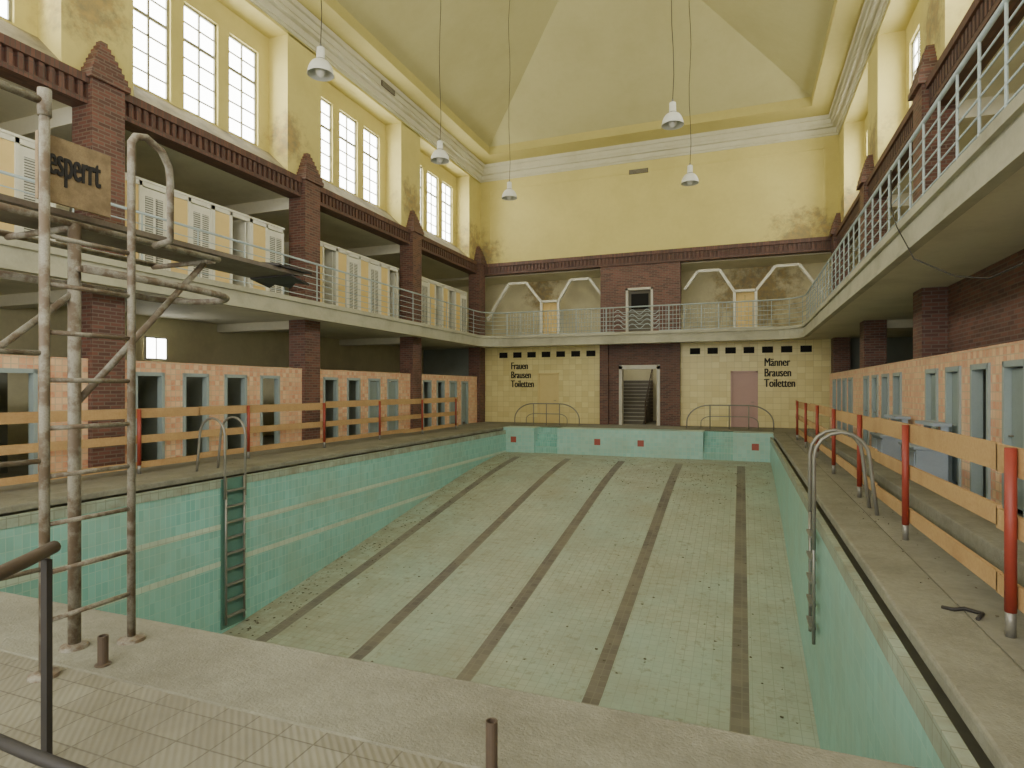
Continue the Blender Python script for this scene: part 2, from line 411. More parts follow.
def pier_mesh(s):
    m=MB()
    m.box(s*-.28,s*.3,-.33,.33,0,7.16)
    m.box(s*-.28,0,-.33,.33,7.16,7.78)
    for w,a,b_ in ((.40,7.62,7.74),(.36,7.74,7.86),(.31,7.86,7.97),(.27,7.97,8.08),(.22,8.08,8.19),(.17,8.19,8.3),(.12,8.3,8.4),(.07,8.4,8.5)):
        m.box(s*-(.1+w*.65),0,-w,w,a,b_)
    return m.mesh("brick_pier",M_brick)
for s,nm in SIDES:
    me=pier_mesh(s)
    for p in P[1:]+[26.58]:
        mkobj("brick_pier",me,loc=(SX(s,0),p,0),label="dark brown brick pier with a stepped top between the gallery bays",cat="pier",group="brick piers of the hall")

# ------------------------------------------------------------------ gallery slab
def arc(cx,cy,r,a0,a1,n=8):
    return [(cx+r*math.cos(math.radians(a0+(a1-a0)*i/n)),cy+r*math.sin(math.radians(a0+(a1-a0)*i/n))) for i in range(n+1)]
R=1.1
path=[(GX0,NEAR)]+arc(GX0+R,GY-R,R,180,90)+arc(GX1-R,GY-R,R,90,0)+[(GX1,NEAR)]
Z0,Z1=3.6,4.0
m=MB().box(-15.4,GX0,NEAR,GY-R,Z0,Z1).box(GX1,7.0,NEAR,GY-R,Z0,Z1).box(-15.4,7.0,GY,31,Z0,Z1)
m.box(-15.4,GX0,GY-R,GY,Z0,Z1).box(GX1,7.0,GY-R,GY,Z0,Z1)
for cx,cy,a0,a1,corner in ((GX0+R,GY-R,180,90,(GX0,GY)),(GX1-R,GY-R,90,0,(GX1,GY))):
    pts=arc(cx,cy,R,a0,a1)
    m.prism([(corner[0],corner[1],Z0)]+[(x,y,Z0) for x,y in pts],(0,0,Z1-Z0))
for s,nm in SIDES:
    for p in P: m.box(SX(s,-.25),SX(s,QB),p-.2,p+.2,3.36,3.61)
struct("floor_gallery",m,M_slab,"cantilevered plaster gallery slab running round the hall")
def offs(path,d):
    out=[]
    for i,(x,y) in enumerate(path):
        a=path[max(i-1,0)];b=path[min(i+1,len(path)-1)]
        t=Vector((b[0]-a[0],b[1]-a[1])).normalized()
        out.append((x+t.y*d,y-t.x*d))
    return out
def ribbon(m,path,d0,d1,z0,z1):
    A=offs(path,d0);B=offs(path,d1);n=len(m.v);k=len(path)
    for (ax,ay),(bx_,by) in zip(A,B): m.v+=[(ax,ay,z0),(bx_,by,z0),(bx_,by,z1),(ax,ay,z1)]
    for i in range(k-1):
        a=n+4*i;b=a+4
        for q in range(4):
            m.f.append((a+q,a+(q+1)%4,b+(q+1)%4,b+q))
    m.f.append((n,n+3,n+2,n+1));e=n+4*(k-1);m.f.append((e,e+1,e+2,e+3))
m=MB();ribbon(m,path,-.05,.05,3.57,4.02);ribbon(m,path,-.08,.11,3.93,4.05);ribbon(m,path,-.05,.09,3.55,3.62)
struct("trim_8",m,M_fasc,"cream moulded gallery edge")
rt=thing("gallery_railing",(0,0,4.03),"grey-painted steel gallery railing with slim horizontal bars and posts","railing")
def off3(d,z): return [(x,y,z) for x,y in offs(path,d)]
mt=MB();mt.tube(off3(.02,1.08),.028,8)
mkobj("top_rail",mt.mesh("top_rail",M_rail),parent=rt,smooth=True)
for z in (.14,.32,.5,.68,.86):
    mkobj("bar",MB().tube(off3(.02,z),.011,6).mesh("bar",M_rail),parent=rt,smooth=True)
def walk(path,step):
    out=[];acc=0
    for (a,b) in zip(path[:-1],path[1:]):
        d=math.dist(a,b);t=step-acc
        while t<=d:
            out.append((a[0]+(b[0]-a[0])*t/d,a[1]+(b[1]-a[1])*t/d));t+=step
        acc=(acc+d)%step
    return out
po=offs(path,.02)
pm1=MB().tube([(0,0,0),(0,0,1.1)],.016,8).mesh("post",M_rail)
pts=[q for q in walk(po,.66) if q[1]>1.5]
pts=[q for i,q in enumerate(pts) if q[0]>-10.5 or i%2==0][:100]
pts=[q for q in pts if not(-5.0<q[0]<-3.4)]
for q in pts: mkobj("post",pm1,parent=rt,loc=(q[0],q[1],0),smooth=False)
for xa,xb in ((GX0+R,-5.15),(-3.25,GX1-R)):
    m=MB();x=xa
    m.box(xa,xb,GY-.035,GY-.008,.02,.05)
    while x<xb:
        m.box(x-.008,x+.008,GY-.03,GY-.012,0,1.06);x+=.14
    mkobj("baluster_infill",m.mesh("baluster_infill",M_rail),parent=rt)
for z in (.25,.45,.65,.85):
    mkobj("wave_bar",MB().tube([(-5.15+i*.05,GY-.05,z+.1*math.sin(i*.05*2*math.pi/.62)) for i in range(39)],.016,6).mesh("wave_bar",M_rail),parent=rt)

# ------------------------------------------------------------------ ceiling and cornice
m=MB()
CZ=12.45
ix0,ix1,iy0,iy1=SX(-1,-1.1),SX(1,-1.1),NEAR+1.1,FAR-1.5
ox0,ox1,oy0,oy1=-13.4,5.0,NEAR-.3,27.6
m.box(ox0,ix0-.1,oy0,oy1,CZ,CZ+.15).box(ix1+.1,ox1,oy0,oy1,CZ,CZ+.15).box(ix0-.1,ix1+.1,oy0,iy0-.1,CZ,CZ+.15).box(ix0-.1,ix1+.1,iy1+.1,oy1,CZ,CZ+.15)
struct("ceiling_border",m,M_ceil2,"ochre plaster border of the ceiling")
m=MB();h=(ix1-ix0)/2;k=.6;cx=(ix0+ix1)/2;zb=CZ+.3;zt=zb+k*h
m.v+=[(ix0,iy0,zb),(ix1,iy0,zb),(ix1,iy1,zb),(ix0,iy1,zb),(cx,iy0+h,zt),(cx,iy1-h,zt)]
m.f+=[(0,1,4),(1,2,5,4),(2,3,5),(3,0,4,5)]
struct("ceiling",m,M_ceil,"yellowish hipped plaster ceiling")
def ring(m,x0,x1,y0,y1,d,z0,z1):
    m.box(x0,x0+d,y0,y1,z0,z1).box(x1-d,x1,y0,y1,z0,z1).box(x0+d,x1-d,y0,y0+d,z0,z1).box(x0+d,x1-d,y1-d,y1,z0,z1)
m=MB();ring(m,ix0-.17,ix1+.17,iy0-.17,iy1+.17,.19,CZ-.04,zb+.05)
ring(m,ix0-.4,ix1+.4,iy0-.4,iy1+.4,.3,CZ-.025,CZ+.02)
struct("trim_9",m,M_ceil2,"ochre moulding framing the ceiling field")
m=MB();a,b_=SX(-1,0),SX(1,0)
for d,z0,z1 in ((.07,11.74,11.82),(.13,11.82,12.02),(.28,12.02,12.12),(.33,12.12,12.3),(.42,12.3,12.46)):
    ring(m,a-.02,b_+.02,NEAR,FAR+.02,d,z0,z1)
struct("trim_10",m,M_corn,"stepped cream-white cornice round the hall")

# ------------------------------------------------------------------ far wall
def mir(x): return 2*C-x
m=MB().box(-12.2,3.8,FAR,FAR+.4,ZB0+.05,12.6)
struct("wall_far",m,M_yel,"large yellow plaster end wall above the gallery")
m=MB();ring_=[(-11.55,-11.45),(3.05,3.15)]
for a,b_ in ring_: m.box(a,b_,FAR-.03,FAR+.05,8.3,11.3)
m.box(-11.55,3.15,FAR-.03,FAR+.05,11.25,11.35)
struct("trim_11",m,M_yel,"raised plaster panel edge on the end wall")
dl=(-9.05,-8.0);dr=(-.45,.62)
for nm,a,b_,d in (("far_tiled_left",-12.3,-6.0,dl),("far_tiled_right",-2.5,3.9,dr)):
    m=MB().box(a,d[0],FAR,FAR+.3,0,3.6).box(d[1],b_,FAR,FAR+.3,0,3.6).box(d[0],d[1],FAR,FAR+.3,2.35,3.6)
    struct("wall_"+nm,m,M_yelt,"yellow tiled wall below the gallery")
m=MB()
for x0,x1 in ((-11.0,-6.3),(-2.1,2.9)):
    x=x0
    while x<x1-.3: m.box(x,x+.42,FAR-.015,FAR+.02,3.1,3.36);x+=.72
struct("trim_12",m,M_dark,"row of dark panels standing in for shaded ventilation openings")  # dark boxes on the wall paint the shade of the vent holes
for i,(d,mt_,lb) in enumerate(((dl,M_ydoor,"pale yellow painted door in the tiled wall"),(dr,M_pink,"mauve-pink painted door in the tiled wall"))):
    e=mkobj("door_%d"%(i+1),None,loc=((d[0]+d[1])/2,FAR+.06,0),kind="structure",label=lb)
    w=(d[1]-d[0])/2
    mkobj("door_leaf",MB().box(-w+.06,w-.06,0,.05,0,2.3).box(-w+.2,w-.2,-.012,.0,.2,1.0).box(-w+.2,w-.2,-.012,.0,1.15,2.1).mesh("door_leaf",mt_),parent=e)
    mkobj("door_frame",MB().box(-w,-w+.07,-.08,.08,0,2.36).box(w-.07,w,-.08,.08,0,2.36).box(-w,w,-.08,.08,2.29,2.36).mesh("door_frame",mt_),parent=e)
    mkobj("handle",MB().tube([(w-.14,-.04,1.05),(w-.26,-.05,1.05)],.012,6).mesh("handle",M_steel),parent=e)
oa,ob=-5.15,-3.35
m=MB().box(-6.0,oa,FAR-.12,FAR+.3,0,3.6).box(ob,-2.5,FAR-.12,FAR+.3,0,3.6).box(oa,ob,FAR-.12,FAR+.3,2.62,3.6)
m.box(-6.0,-5.62,FAR-.3,FAR-.1,0,3.6).box(-2.88,-2.5,FAR-.3,FAR-.1,0,3.6)
struct("wall_far_portal",m,M_brick,"dark brick wall round the stair doorway")
e=mkobj("door_3",None,loc=(-4.25,FAR-.1,0),kind="structure",label="stone framed doorway opening to a staircase")
mkobj("door_frame",MB().box(-.9,-.76,-.07,.3,0,2.62).box(.76,.9,-.07,.3,0,2.62).box(-.9,.9,-.07,.3,2.48,2.66).mesh("door_frame",M_marb),parent=e)
m=MB().box(-5.9,-5.7,FAR+.3,31,0,3.6).box(-3.2,-3.0,FAR+.3,31,0,3.6).box(-5.9,-3,30.8,31,0,3.6)
struct("wall_stairwell",m,M_yel2,"pale walls of the stairwell")
e=thing("staircase",(-4.75,27.7,0),"grey stone staircase rising behind the doorway","stairs")
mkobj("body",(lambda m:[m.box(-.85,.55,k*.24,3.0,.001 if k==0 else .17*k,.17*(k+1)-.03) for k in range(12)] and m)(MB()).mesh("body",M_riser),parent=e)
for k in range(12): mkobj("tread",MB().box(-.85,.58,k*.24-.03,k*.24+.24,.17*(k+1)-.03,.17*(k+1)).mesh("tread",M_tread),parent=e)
e=thing("stair_handrail",(-4.1,27.6,0),"dark iron handrail beside the stone stairs","handrail")
mkobj("rail",MB().tube([(0,0,.0),(0,0,1.0),(0,2.6,2.85)],.03,8).mesh("rail",M_rust),parent=e)
for k in range(6): mkobj("baluster",MB().tube([(0,.25+k*.44,.0),(0,.25+k*.44,1.15+k*.31)],.014,6).mesh("baluster",M_rust),parent=e)
m=MB().box(-6.0,-4.85,FAR-.12,FAR+.4,4,ZB0+.1).box(-3.65,-2.5,FAR-.12,FAR+.4,4,ZB0+.1).box(-4.85,-3.65,FAR-.12,FAR+.4,6.1,ZB0+.1)
struct("wall_far_gallery_pier",m,M_brick,"dark brick wall piece between the gallery openings")
e=mkobj("door_4",None,loc=(-4.25,FAR-.08,4),kind="structure",label="cream framed gallery doorway with dark glazed leaf")
mkobj("door_frame",MB().box(-.6,-.5,-.08,.2,0,2.1).box(.5,.6,-.08,.2,0,2.1).box(-.6,.6,-.08,.2,2.0,2.1).mesh("door_frame",M_marb),parent=e)
mkobj("door_leaf",MB().box(-.5,.5,.1,.14,0,2.0).mesh("door_leaf",M_riser),parent=e)
mkobj("glazing",MB().box(-.38,.38,.085,.1,1.15,1.85).mesh("glazing",M_dark),parent=e)
m=MB().box(-12,3.6,FAR-.15,FAR+.3,ZB0,ZB1-.1).box(-12,3.6,FAR-.24,FAR+.1,ZB1-.14,ZB1+.02).box(-12,3.6,FAR-.19,FAR+.1,ZB0-.02,ZB0+.08)
x=-12
while x<3.6: m.box(x,x+.09,FAR-.2,FAR-.05,ZB0+.08,ZB1-.12);x+=.17
struct("trim_13",m,M_brickp,"dark brick dentil cornice band across the end wall")
m=MB().box(-15.4,7,29.2,29.5,4,7.3)
struct("wall_far_gallery_rear",m,M_yel2,"plaster rear wall of the end gallery")
struct("ceiling_gallery_far",bx(-15.4,7,FAR+.3,30.6,7.1,7.35),M_slab,"plaster ceiling of the end gallery")
def bar2(m,a,b,w,y0,y1):
    dx=b[0]-a[0];dz=b[1]-a[1];l=math.hypot(dx,dz);nx=-dz/l*w/2;nz=dx/l*w/2
    m.prism([(a[0]+nx,y0,a[1]+nz),(b[0]+nx,y0,b[1]+nz),(b[0]-nx,y0,b[1]-nz),(a[0]-nx,y0,a[1]-nz)],(0,y1-y0,0))
def archframe(f):
    m=MB()
    for ch in ([(-11.75,5.0),(-11.3,5.7),(-10.6,6.72),(-9.7,6.72),(-8.95,5.75),(-8.95,4)],[(-8.1,4),(-8.1,5.75),(-7.5,6.72),(-6.6,6.72),(-6.05,5.95)]):
        for a,b_ in zip(ch[:-1],ch[1:]):
            bar2(m,(f(a[0]),a[1]),(f(b_[0]),b_[1]),.11,FAR+.2,FAR+.36)
    m.box(f(-8.95),f(-8.1),FAR+.2,FAR+.34,5.72,5.82)
    return m
for f,x in ((lambda x:x,-8.52),(mir,mir(-8.52))):
    o=mkobj("arched_brace",archframe(f).mesh("arched_brace",M_white),label="slim white angled braces spanning the open gallery bay",cat="brace frame",group="gallery brace frames")
    e=thing("gallery_cabinet_door",(x,FAR+.37,4),"peach double door with white frame between the angled braces","door","gallery peach doors")
    mkobj("door_leaf",MB().box(-.37,-.01,.05,.08,0,1.62).box(.01,.37,.05,.08,0,1.62).box(-.3,-.08,.04,.05,.2,1.4).box(.08,.3,.04,.05,.2,1.4).mesh("door_leaf",M_ypanel),parent=e)
    mkobj("door_frame",MB().box(-.41,-.36,.01,.12,0,1.7).box(.36,.41,.01,.12,0,1.7).box(-.41,.41,.01,.12,1.62,1.7).mesh("door_frame",M_ypanel),parent=e)

# ------------------------------------------------------------------ changing cabins, ground floor
def cabin_low(s,ajar,wd=1.17):
    e=thing("changing_cabin",(0,0,0),"changing cabin with mottled salmon tile front and narrow grey-framed doorway","changing cabin","ground floor changing cabins")
    W=wd/2;o=.35;H=2.15
    mkobj("front_panel",MB().box(0,s*.1,-W,-o,0,H).box(0,s*.1,o,W,0,H).box(0,s*.1,-o,o,1.93,H).box(s*-.01,s*.12,-W,W,H,H+.04).mesh("front_panel",M_cabt),parent=e)
    mkobj("partition",MB().box(s*.1,s*1.3,-W,-W+.04,0,H).mesh("partition",M_cabin_in),parent=e)
    mkobj("back_panel",MB().box(s*1.25,s*1.3,-W,W,0,H).mesh("back_panel",M_cabin_bk),parent=e)
    mkobj("door_frame",MB().box(s*-.03,s*.11,-o,-o+.07,0,1.96).box(s*-.03,s*.11,o-.07,o,0,1.96).box(s*-.03,s*.11,-o,o,1.88,1.96).mesh("door_frame",M_frame),parent=e)
    d=mkobj("door",MB().box(0,s*.035,0,2*o-.15,.1,1.86).box(s*-.01,0,.1,2*o-.25,.25,.85).box(s*-.01,0,.1,2*o-.25,1.0,1.7).mesh("door",M_dgreen),parent=e,loc=(s*.05,-o+.075,0))
    d.rotation_euler[2]=-s*ajar
    k=mkobj("knob",MB().tube([(s*-.05,2*o-.2,1.0),(s*.03,2*o-.2,1.0)],.014,8).mesh("knob",M_steel),parent=d)
    return e
def rowpanel(s,QC,ya,yb):
    mkobj("cabin_row_panel",MB().box(SX(s,QC),SX(s,QC+.1),ya,yb,0,2.15).box(SX(s,QC-.01),SX(s,QC+.12),ya,yb,2.15,2.19).mesh("cabin_row_panel",M_cabt),label="mottled salmon tiled panel closing the cabin row beside a pier",cat="tiled panel",group="cabin row tiled panels")
for s,nm in SIDES:
    QC=-.17 if s<0 else -.42
    protos=[cabin_low(s,a) for a in (0.0,1.1,1.5)]
    used=[False]*3
    for p in P[1:]:
        for k in range(4):
            y=p+.95+k*1.17
            if s>0 and p<3 and k<1: continue
            i=random.choice((2,1,0,1,0)) if s<0 else random.choice((0,0,2,1,0))
            loc=(SX(s,QC),y,0)
            if used[i]: copytree(protos[i],loc)
            else: protos[i].location=loc;used[i]=True
        if p<20:
            rowpanel(s,QC,p+5.05,p+5.715 if s<0 else p+6.41)
    rowpanel(s,QC,25.4,26.2)
    for i,u in enumerate(used):
        if not u:
            for ch in list(protos[i].children_recursive): bpy.data.objects.remove(ch)
            bpy.data.objects.remove(protos[i])
# ------------------------------------------------------------------ gallery cabins (left)
def gcabin(kind):
    e=thing("gallery_cabin",(0,0,4),("white-framed changing cabin with cream panel and louvred door" if kind==0 else "white-framed changing cabin with cream panel and dark open doorway"),"changing cabin","gallery changing cabins")
    W=.61;H=2.1
    mkobj("frame",MB().box(0,-.08,-W,-W+.07,0,H).box(0,-.08,W-.04,W,0,H).box(0,-.08,-W,W,H-.1,H).box(0,-.08,-.07,-.0,0,H).box(0,-.08,-W,-.05,0,.15).box(0.02,-.1,-W,W,H,H+.05).mesh("frame",M_white),parent=e)
    mkobj("panel",MB().box(-.03,-.06,-W+.07,-.07,.15,H-.1).mesh("panel",M_ypanel),parent=e)
    if kind==0:
        mkobj("door",MB().box(-.02,-.05,0,W-.04,.1,H-.12).mesh("door",M_white),parent=e)
        mkobj("louvre",MB().box(-.005,-.03,.08,.26,.25,H-.3).box(-.005,-.03,.33,.5,.25,H-.3).mesh("louvre",M_slats),parent=e)
    else:
        mkobj("door",MB().box(-.08,-.6,.50,.53,.1,H-.12).mesh("door",M_white),parent=e)
        mkobj("back_panel",MB().box(-1.33,-1.35,-W+.05,W,0,H).box(-.08,-1.3,-.1,-.08,0,H).mesh("back_panel",M_riser),parent=e)  # dark lining stands in for the shade inside the open cabin
    mkobj("partition",MB().box(-.08,-1.4,-W,-W+.05,0,H).box(-1.35,-1.4,-W,W,0,H).mesh("partition",M_white),parent=e)
    return e
gp=[gcabin(0),gcabin(1)];gu=[False,False];pat=[0,1,0,0, 0,0,1,0, 1,0,0,1, 0,1,1,0];ci=0
for p in P[1:]:
    for k in range(4):
        loc=(SX(-1,.1),p+1.0+k*1.23,4.0);i=pat[ci];ci+=1
        if not gu[i]: gp[i].location=loc;gu[i]=True
        else: copytree(gp[i],loc)

# ------------------------------------------------------------------ fences
def MB_shift(m,dy):
    m.v=[(a,b+dy,c) for a,b,c in m.v];return m
def fence(x,side,ys,y0,y1,boards):
    e=thing("plank_barrier",(x,ys[0],0),"long barrier of raw wooden planks on red tubular posts","barrier","plank barriers")
    pm=MB().tube([(0,0,.16),(0,0,1.22)],.034,12);me=pm.mesh("post",M_red)
    fm=MB().tube([(0,0,0),(0,0,.18)],.03,12).mesh("post_foot",M_steel)
    for y in ys:
        mkobj("post",me,parent=e,loc=(0,y-ys[0],0),smooth=True)
        mkobj("post_foot",fm,parent=e,loc=(0,y-ys[0],0),smooth=True)
    for z0,z1 in boards:
        y=y0
        while y<y1-.3:
            y2=min(y+4.1,y1);dz=random.uniform(-.02,.02);o=.036
            m=MB().prism([(side*o,y,z0+dz),(side*(o+.03),y,z0+dz),(side*(o+.03),y,z1+dz),(side*o,y,z1+dz)],(0,y2-y+.02,random.uniform(-.02,.02)))
            mkobj("plank",MB_shift(m,-ys[0]).mesh("plank",M_wood),parent=e)
            y=y2
    return e
fence(-10.6,-1,[2.68+2.68*i for i in range(8)],1.2,21.9,[(1.06,1.24),(.57,.72),(.12,.24)])
fence(1.62,1,[2.1+2.67*i for i in range(8)],1.0,21.9,[(1.03,1.22),(.64,.78),(.2,.34)])

# ------------------------------------------------------------------ pool ladders
def ladder(x,s,y,depth,nr):
    e=thing("pool_ladder",(x,y,0),"steel pool ladder with two curved grab handles at the pool edge","pool ladder","pool ladders")
    for dy in (-.25,.25):
        pts=[(-s*.17,dy,-.5),(-s*.17,dy,.4)]
        for i in range(9):
            a=math.pi*i/8
            pts.append((s*(.15-.32*math.cos(a)),dy,.7+.34*math.sin(a)))
        pts+= [(s*.5,dy,.4),(s*.55,dy,0.0)]
        mkobj("grab_handle",MB().tube(pts,.024,10).mesh("grab_handle",M_steel),parent=e,smooth=True)
        mkobj("rail",MB().tube([(-s*.17,dy*.9,-.1),(-s*.17,dy*.9,depth)],.022,8).mesh("rail",M_steel),parent=e,smooth=True)
    for i in range(nr):
        z=-.35-i*.3
        mkobj("rung",MB().box(-s*.14,-s*.22,-.22,.22,z-.015,z+.015).mesh("rung",M_steel),parent=e)
ladder(PX0,-1,8.95,-2.9,9);ladder(PX1,1,9.0,-1.75,5)
struct("trim_14",MB().box(W0-.005,W0+.02,8.66,9.24,-2.98,-.12),M_niche,"flat dark panel standing in for the shaded ladder recess in the pool wall")  # wall is flat here; the recess shade is put into the darker colour

# ------------------------------------------------------------------ curved rails at far end
def arcrail(x0,x1):
    e=thing("curved_handrail",((x0+x1)/2,25.4,0),"grey tubular handrail with rounded ends on the far deck","handrail","curved handrails")
    w=(x1-x0)/2
    pts=[(-w,0,0)]+[(-w+.9-.9*math.cos(a),0,.25+.7*math.sin(a)) for a in [math.pi/2*i/8 for i in range(9)]]
    pts+=[(-p[0],p[1],p[2]) for p in reversed(pts)]
    mkobj("rail",MB().tube(pts,.026,8).mesh("rail",M_steel),parent=e,smooth=True)
    for x in (-w+.9,0,w-.9):
        mkobj("post",MB().tube([(x,0,0),(x,0,.95)],.022,8).mesh("post",M_steel),parent=e,smooth=True)
    pts=[(-w+.55,0,.0)]+[(-w+.95-.4*math.cos(a),0,.25+.25*math.sin(a)) for a in [math.pi/2*i/6 for i in range(7)]]
    pts+=[(-p[0],p[1],p[2]) for p in reversed(pts)]
    mkobj("lower_rail",MB().tube(pts,.018,8).mesh("lower_rail",M_steel),parent=e,smooth=True)
arcrail(-9.6,-6.6);arcrail(-2.1,1.15)

# ------------------------------------------------------------------ pendant lamps
lp=thing("pendant_lamp",(0,0,0),"white enamel bell-shaped factory lamp hanging on a long cord","pendant lamp","pendant lamps over the pool")
prof_=[(.001,.46),(.05,.455),(.075,.44),(.08,.3),(.085,.2),(.12,.185),(.17,.15),(.21,.09),(.238,.02),(.255,-.07),(.262,-.09),(.25,-.09),(.232,.01),(.2,.08),(.16,.13),(.1,.16)]
mkobj("shade",MB().lathe(prof_).mesh("shade",M_lamp),parent=lp,smooth=True)
mkobj("socket",MB().lathe([(0.001,.53),(.02,.52),(.025,.47),(.05,.455),(.001,.455)],20).mesh("socket",M_lampd),parent=lp,smooth=True)
mkobj("collar",MB().lathe([(.086,.215),(.1,.21),(.1,.19),(.086,.185)],24).mesh("collar",M_lampd),parent=lp,smooth=True)
mkobj("bulb",MB().lathe([(.04,.16),(.08,.09),(.1,.0),(.09,-.07),(.055,-.12),(.001,-.135)],20).mesh("bulb",M_bulb),parent=lp,smooth=True)
cord=MB().tube([(0.03*math.sin(i*1.3) if i else 0,0.02*math.cos(i*1.7) if i else 0,.5+i*.6) for i in range(14)],.009,6)
mkobj("cord",cord.mesh("cord",M_black),parent=lp)
lp.location=(-7.8,9.75,7.92)
for l in ((-7.7,14.6,7.92),(-7.3,18.8,8.1),(-1.53,14.6,7.92),(-1.47,18.9,7.92)): copytree(lp,l)

# ------------------------------------------------------------------ lettering
def text(body,size,mat,loc,rot,name,label,cat,xs=.72,space=1.0,off=0,parent=None,align='LEFT'):
    c=bpy.data.curves.new(name,'FONT');c.body=body;c.size=size;c.extrude=.003;c.offset=off;c.space_line=space;c.align_x=align
    o=bpy.data.objects.new(name,c);COL.objects.link(o)
    dg=bpy.context.evaluated_depsgraph_get()
    me=bpy.data.meshes.new_from_object(o.evaluated_get(dg));bpy.data.objects.remove(o)
    me.materials.clear();me.materials.append(mat)
    o=bpy.data.objects.new(name,me);COL.objects.link(o);o.location=loc;o.rotation_euler=rot;o.scale=(xs,1,1)
    if parent: o.parent=parent
    else: o["label"]=label;o["category"]=cat
    return o
r90=math.radians(90)
def bold(body,size,loc,rot,name,label,cat,xs,space=1.0,parent=None,d=.012,ax=0):
    o=text(body,size,M_ink,loc,rot,name,label,cat,xs,space,0,parent)
    import bmesh
    bm=bmesh.new();bm.from_mesh(o.data)
    geo=bm.verts[:]+bm.edges[:]+bm.faces[:]
    for k in (1,-1):
        r=bmesh.ops.duplicate(bm,geom=geo)
        bmesh.ops.translate(bm,vec=(k*d,0,.0006*k),verts=[v for v in r['geom'] if isinstance(v,bmesh.types.BMVert)])
    bm.to_mesh(o.data);bm.free();return o
bold("Frauen\nBrausen\nToiletten",.48,(-10.4,FAR-.008,2.55),(r90,0,0),"wall_lettering","black painted lettering reading Frauen Brausen Toiletten on yellow tiles","lettering",.66,.9,d=.02)
bold("Männer\nBrausen\nToiletten",.48,(.86,FAR-.008,2.55),(r90,0,0),"wall_lettering","black painted lettering reading Männer Brausen Toiletten on yellow tiles","lettering",.66,.9,d=.02)

# ------------------------------------------------------------------ diving tower
T=thing("diving_tower",(-4.15,2.45,0),"old steel-pipe diving tower with ladder and springboard over the pool edge","diving board")
def tp(name,pts,r,mat=M_tower,seg=12):
    return mkobj(name,MB().tube([(x+4.15,y-2.45,z) for x,y,z in pts],r,seg).mesh(name,mat),parent=T,smooth=True)
AX=-3.63;AY,BY=2.19,2.7
tp("ladder_rail",[(AX,AY,0),(AX,AY,3.24)],.026)
tp("joint_sleeve",[(AX,AY,3.12),(AX,AY,3.27)],.034)
tp("guard_rail",[(AX,AY,3.2),(AX-.02,1.25,3.2),(AX-.2,1.2,3.2),(AX-.23,1.2,2.66)],.022)
tp("ladder_rail",[(AX,BY,0),(AX,BY,3.17),(AX,BY+.03,3.22),(AX,BY+.1,3.24),(AX-.02,2.93,3.2),(AX-.04,3.0,3.12),(AX-.05,3.02,3.02),(AX-.05,3.02,2.62),(AX-.2,3.02,2.6)],.024)
for i in range(9): tp("rung",[(AX,AY,.3+i*.27),(AX,BY,.3+i*.27)],.014)
tp("post",[(-3.86,2.5,0),(-3.86,2.5,2.62)],.035)
tp("post",[(-3.86,1.25,0),(-3.86,1.25,2.62)],.037);tp("post",[(-4.52,1.25,0),(-4.52,1.25,2.62)],.037)
for x in (-3.86,-4.52):
    tp("side_rail",[(x,1.1,2.62),(x,3.6,2.62)],.022)
tp("brace",[(-3.86,2.5,1.5),(-3.95,3.55,2.6)],.022);tp("brace",[(-3.86,2.5,2.2),(-4.0,1.25,1.0)],.02)
for y in (1.25,2.5,3.55): tp("cross_bar",[(-4.52,y,2.6),(-3.86,y,2.6)],.02)
for z in (.6,1.2,1.8): tp("cross_bar",[(AX,AY,z),(AX-.1,1.25,z)],.014)
tp("guard_loop",[(-3.78,2.5,2.34),(-3.78,3.2,2.34)]+[(-4.12+.34*math.cos(a),3.45+.34*math.sin(a),2.33) for a in [math.pi*i/12 for i in range(13)]]+[(-4.46,3.2,2.34),(-4.46,1.9,2.34)],.026)
tp("loop_bracket",[(-3.86,2.5,2.34),(-3.78,2.5,2.34)],.02)
for (x,y) in ((AX,AY),(AX,BY),(-3.86,2.5),(-3.86,1.25),(-4.52,1.25)):
    mkobj("foot_flange",MB().lathe([(.001,.03),(.04,.03),(.075,.018),(.08,0),(.001,0)],18).mesh("foot_flange",M_tower),parent=T,loc=(x+4.15,y-2.45,0))
m=MB().prism([(-.26,-1.5,2.665),(.26,-1.5,2.665),(.26,2.16,2.665),(.2,2.06,2.665),(.1,2.2,2.665),(0,2.1,2.665),(-.1,2.24,2.665),(-.2,2.05,2.665),(-.26,2.12,2.665)],(0,0,.035))
mkobj("springboard",m.mesh("springboard",M_board),parent=T)
edge=[(-.28,1.66),(-.3,1.9),(-.28,2.1),(-.2,2.2),(-.06,2.12),(.06,2.24),(.17,2.14),(.28,2.26),(.3,2.0),(.27,1.9),(.3,1.8),(.18,1.7),(.05,1.78),(-.12,1.64)]
m=MB().prism([(x,y,2.703) for x,y in edge],(0,0,.02))
mkobj("board_mat",m.mesh("board_mat",M_black),parent=T)
mkobj("board_flap",MB().prism([(-.23,2.0,2.662),(.26,2.0,2.662),(.28,2.22,2.61),(.15,2.18,2.63),(.03,2.26,2.6),(-.1,2.18,2.63),(-.2,2.22,2.61)],(0,0,-.016)).mesh("board_flap",M_black),parent=T)
# sign
S=thing("warning_sign",(-3.69,2.42,2.86),"weathered wooden board with black lettering reading gesperrt","sign")
mkobj("board",MB().box(-.012,.012,-.235,.18,-.19,.19).mesh("board",M_sign),parent=S)
bold("gesperrt",.25,(.016,-.228,-.03),(r90,0,r90),"lettering","","",.4,1,parent=S,d=.008)

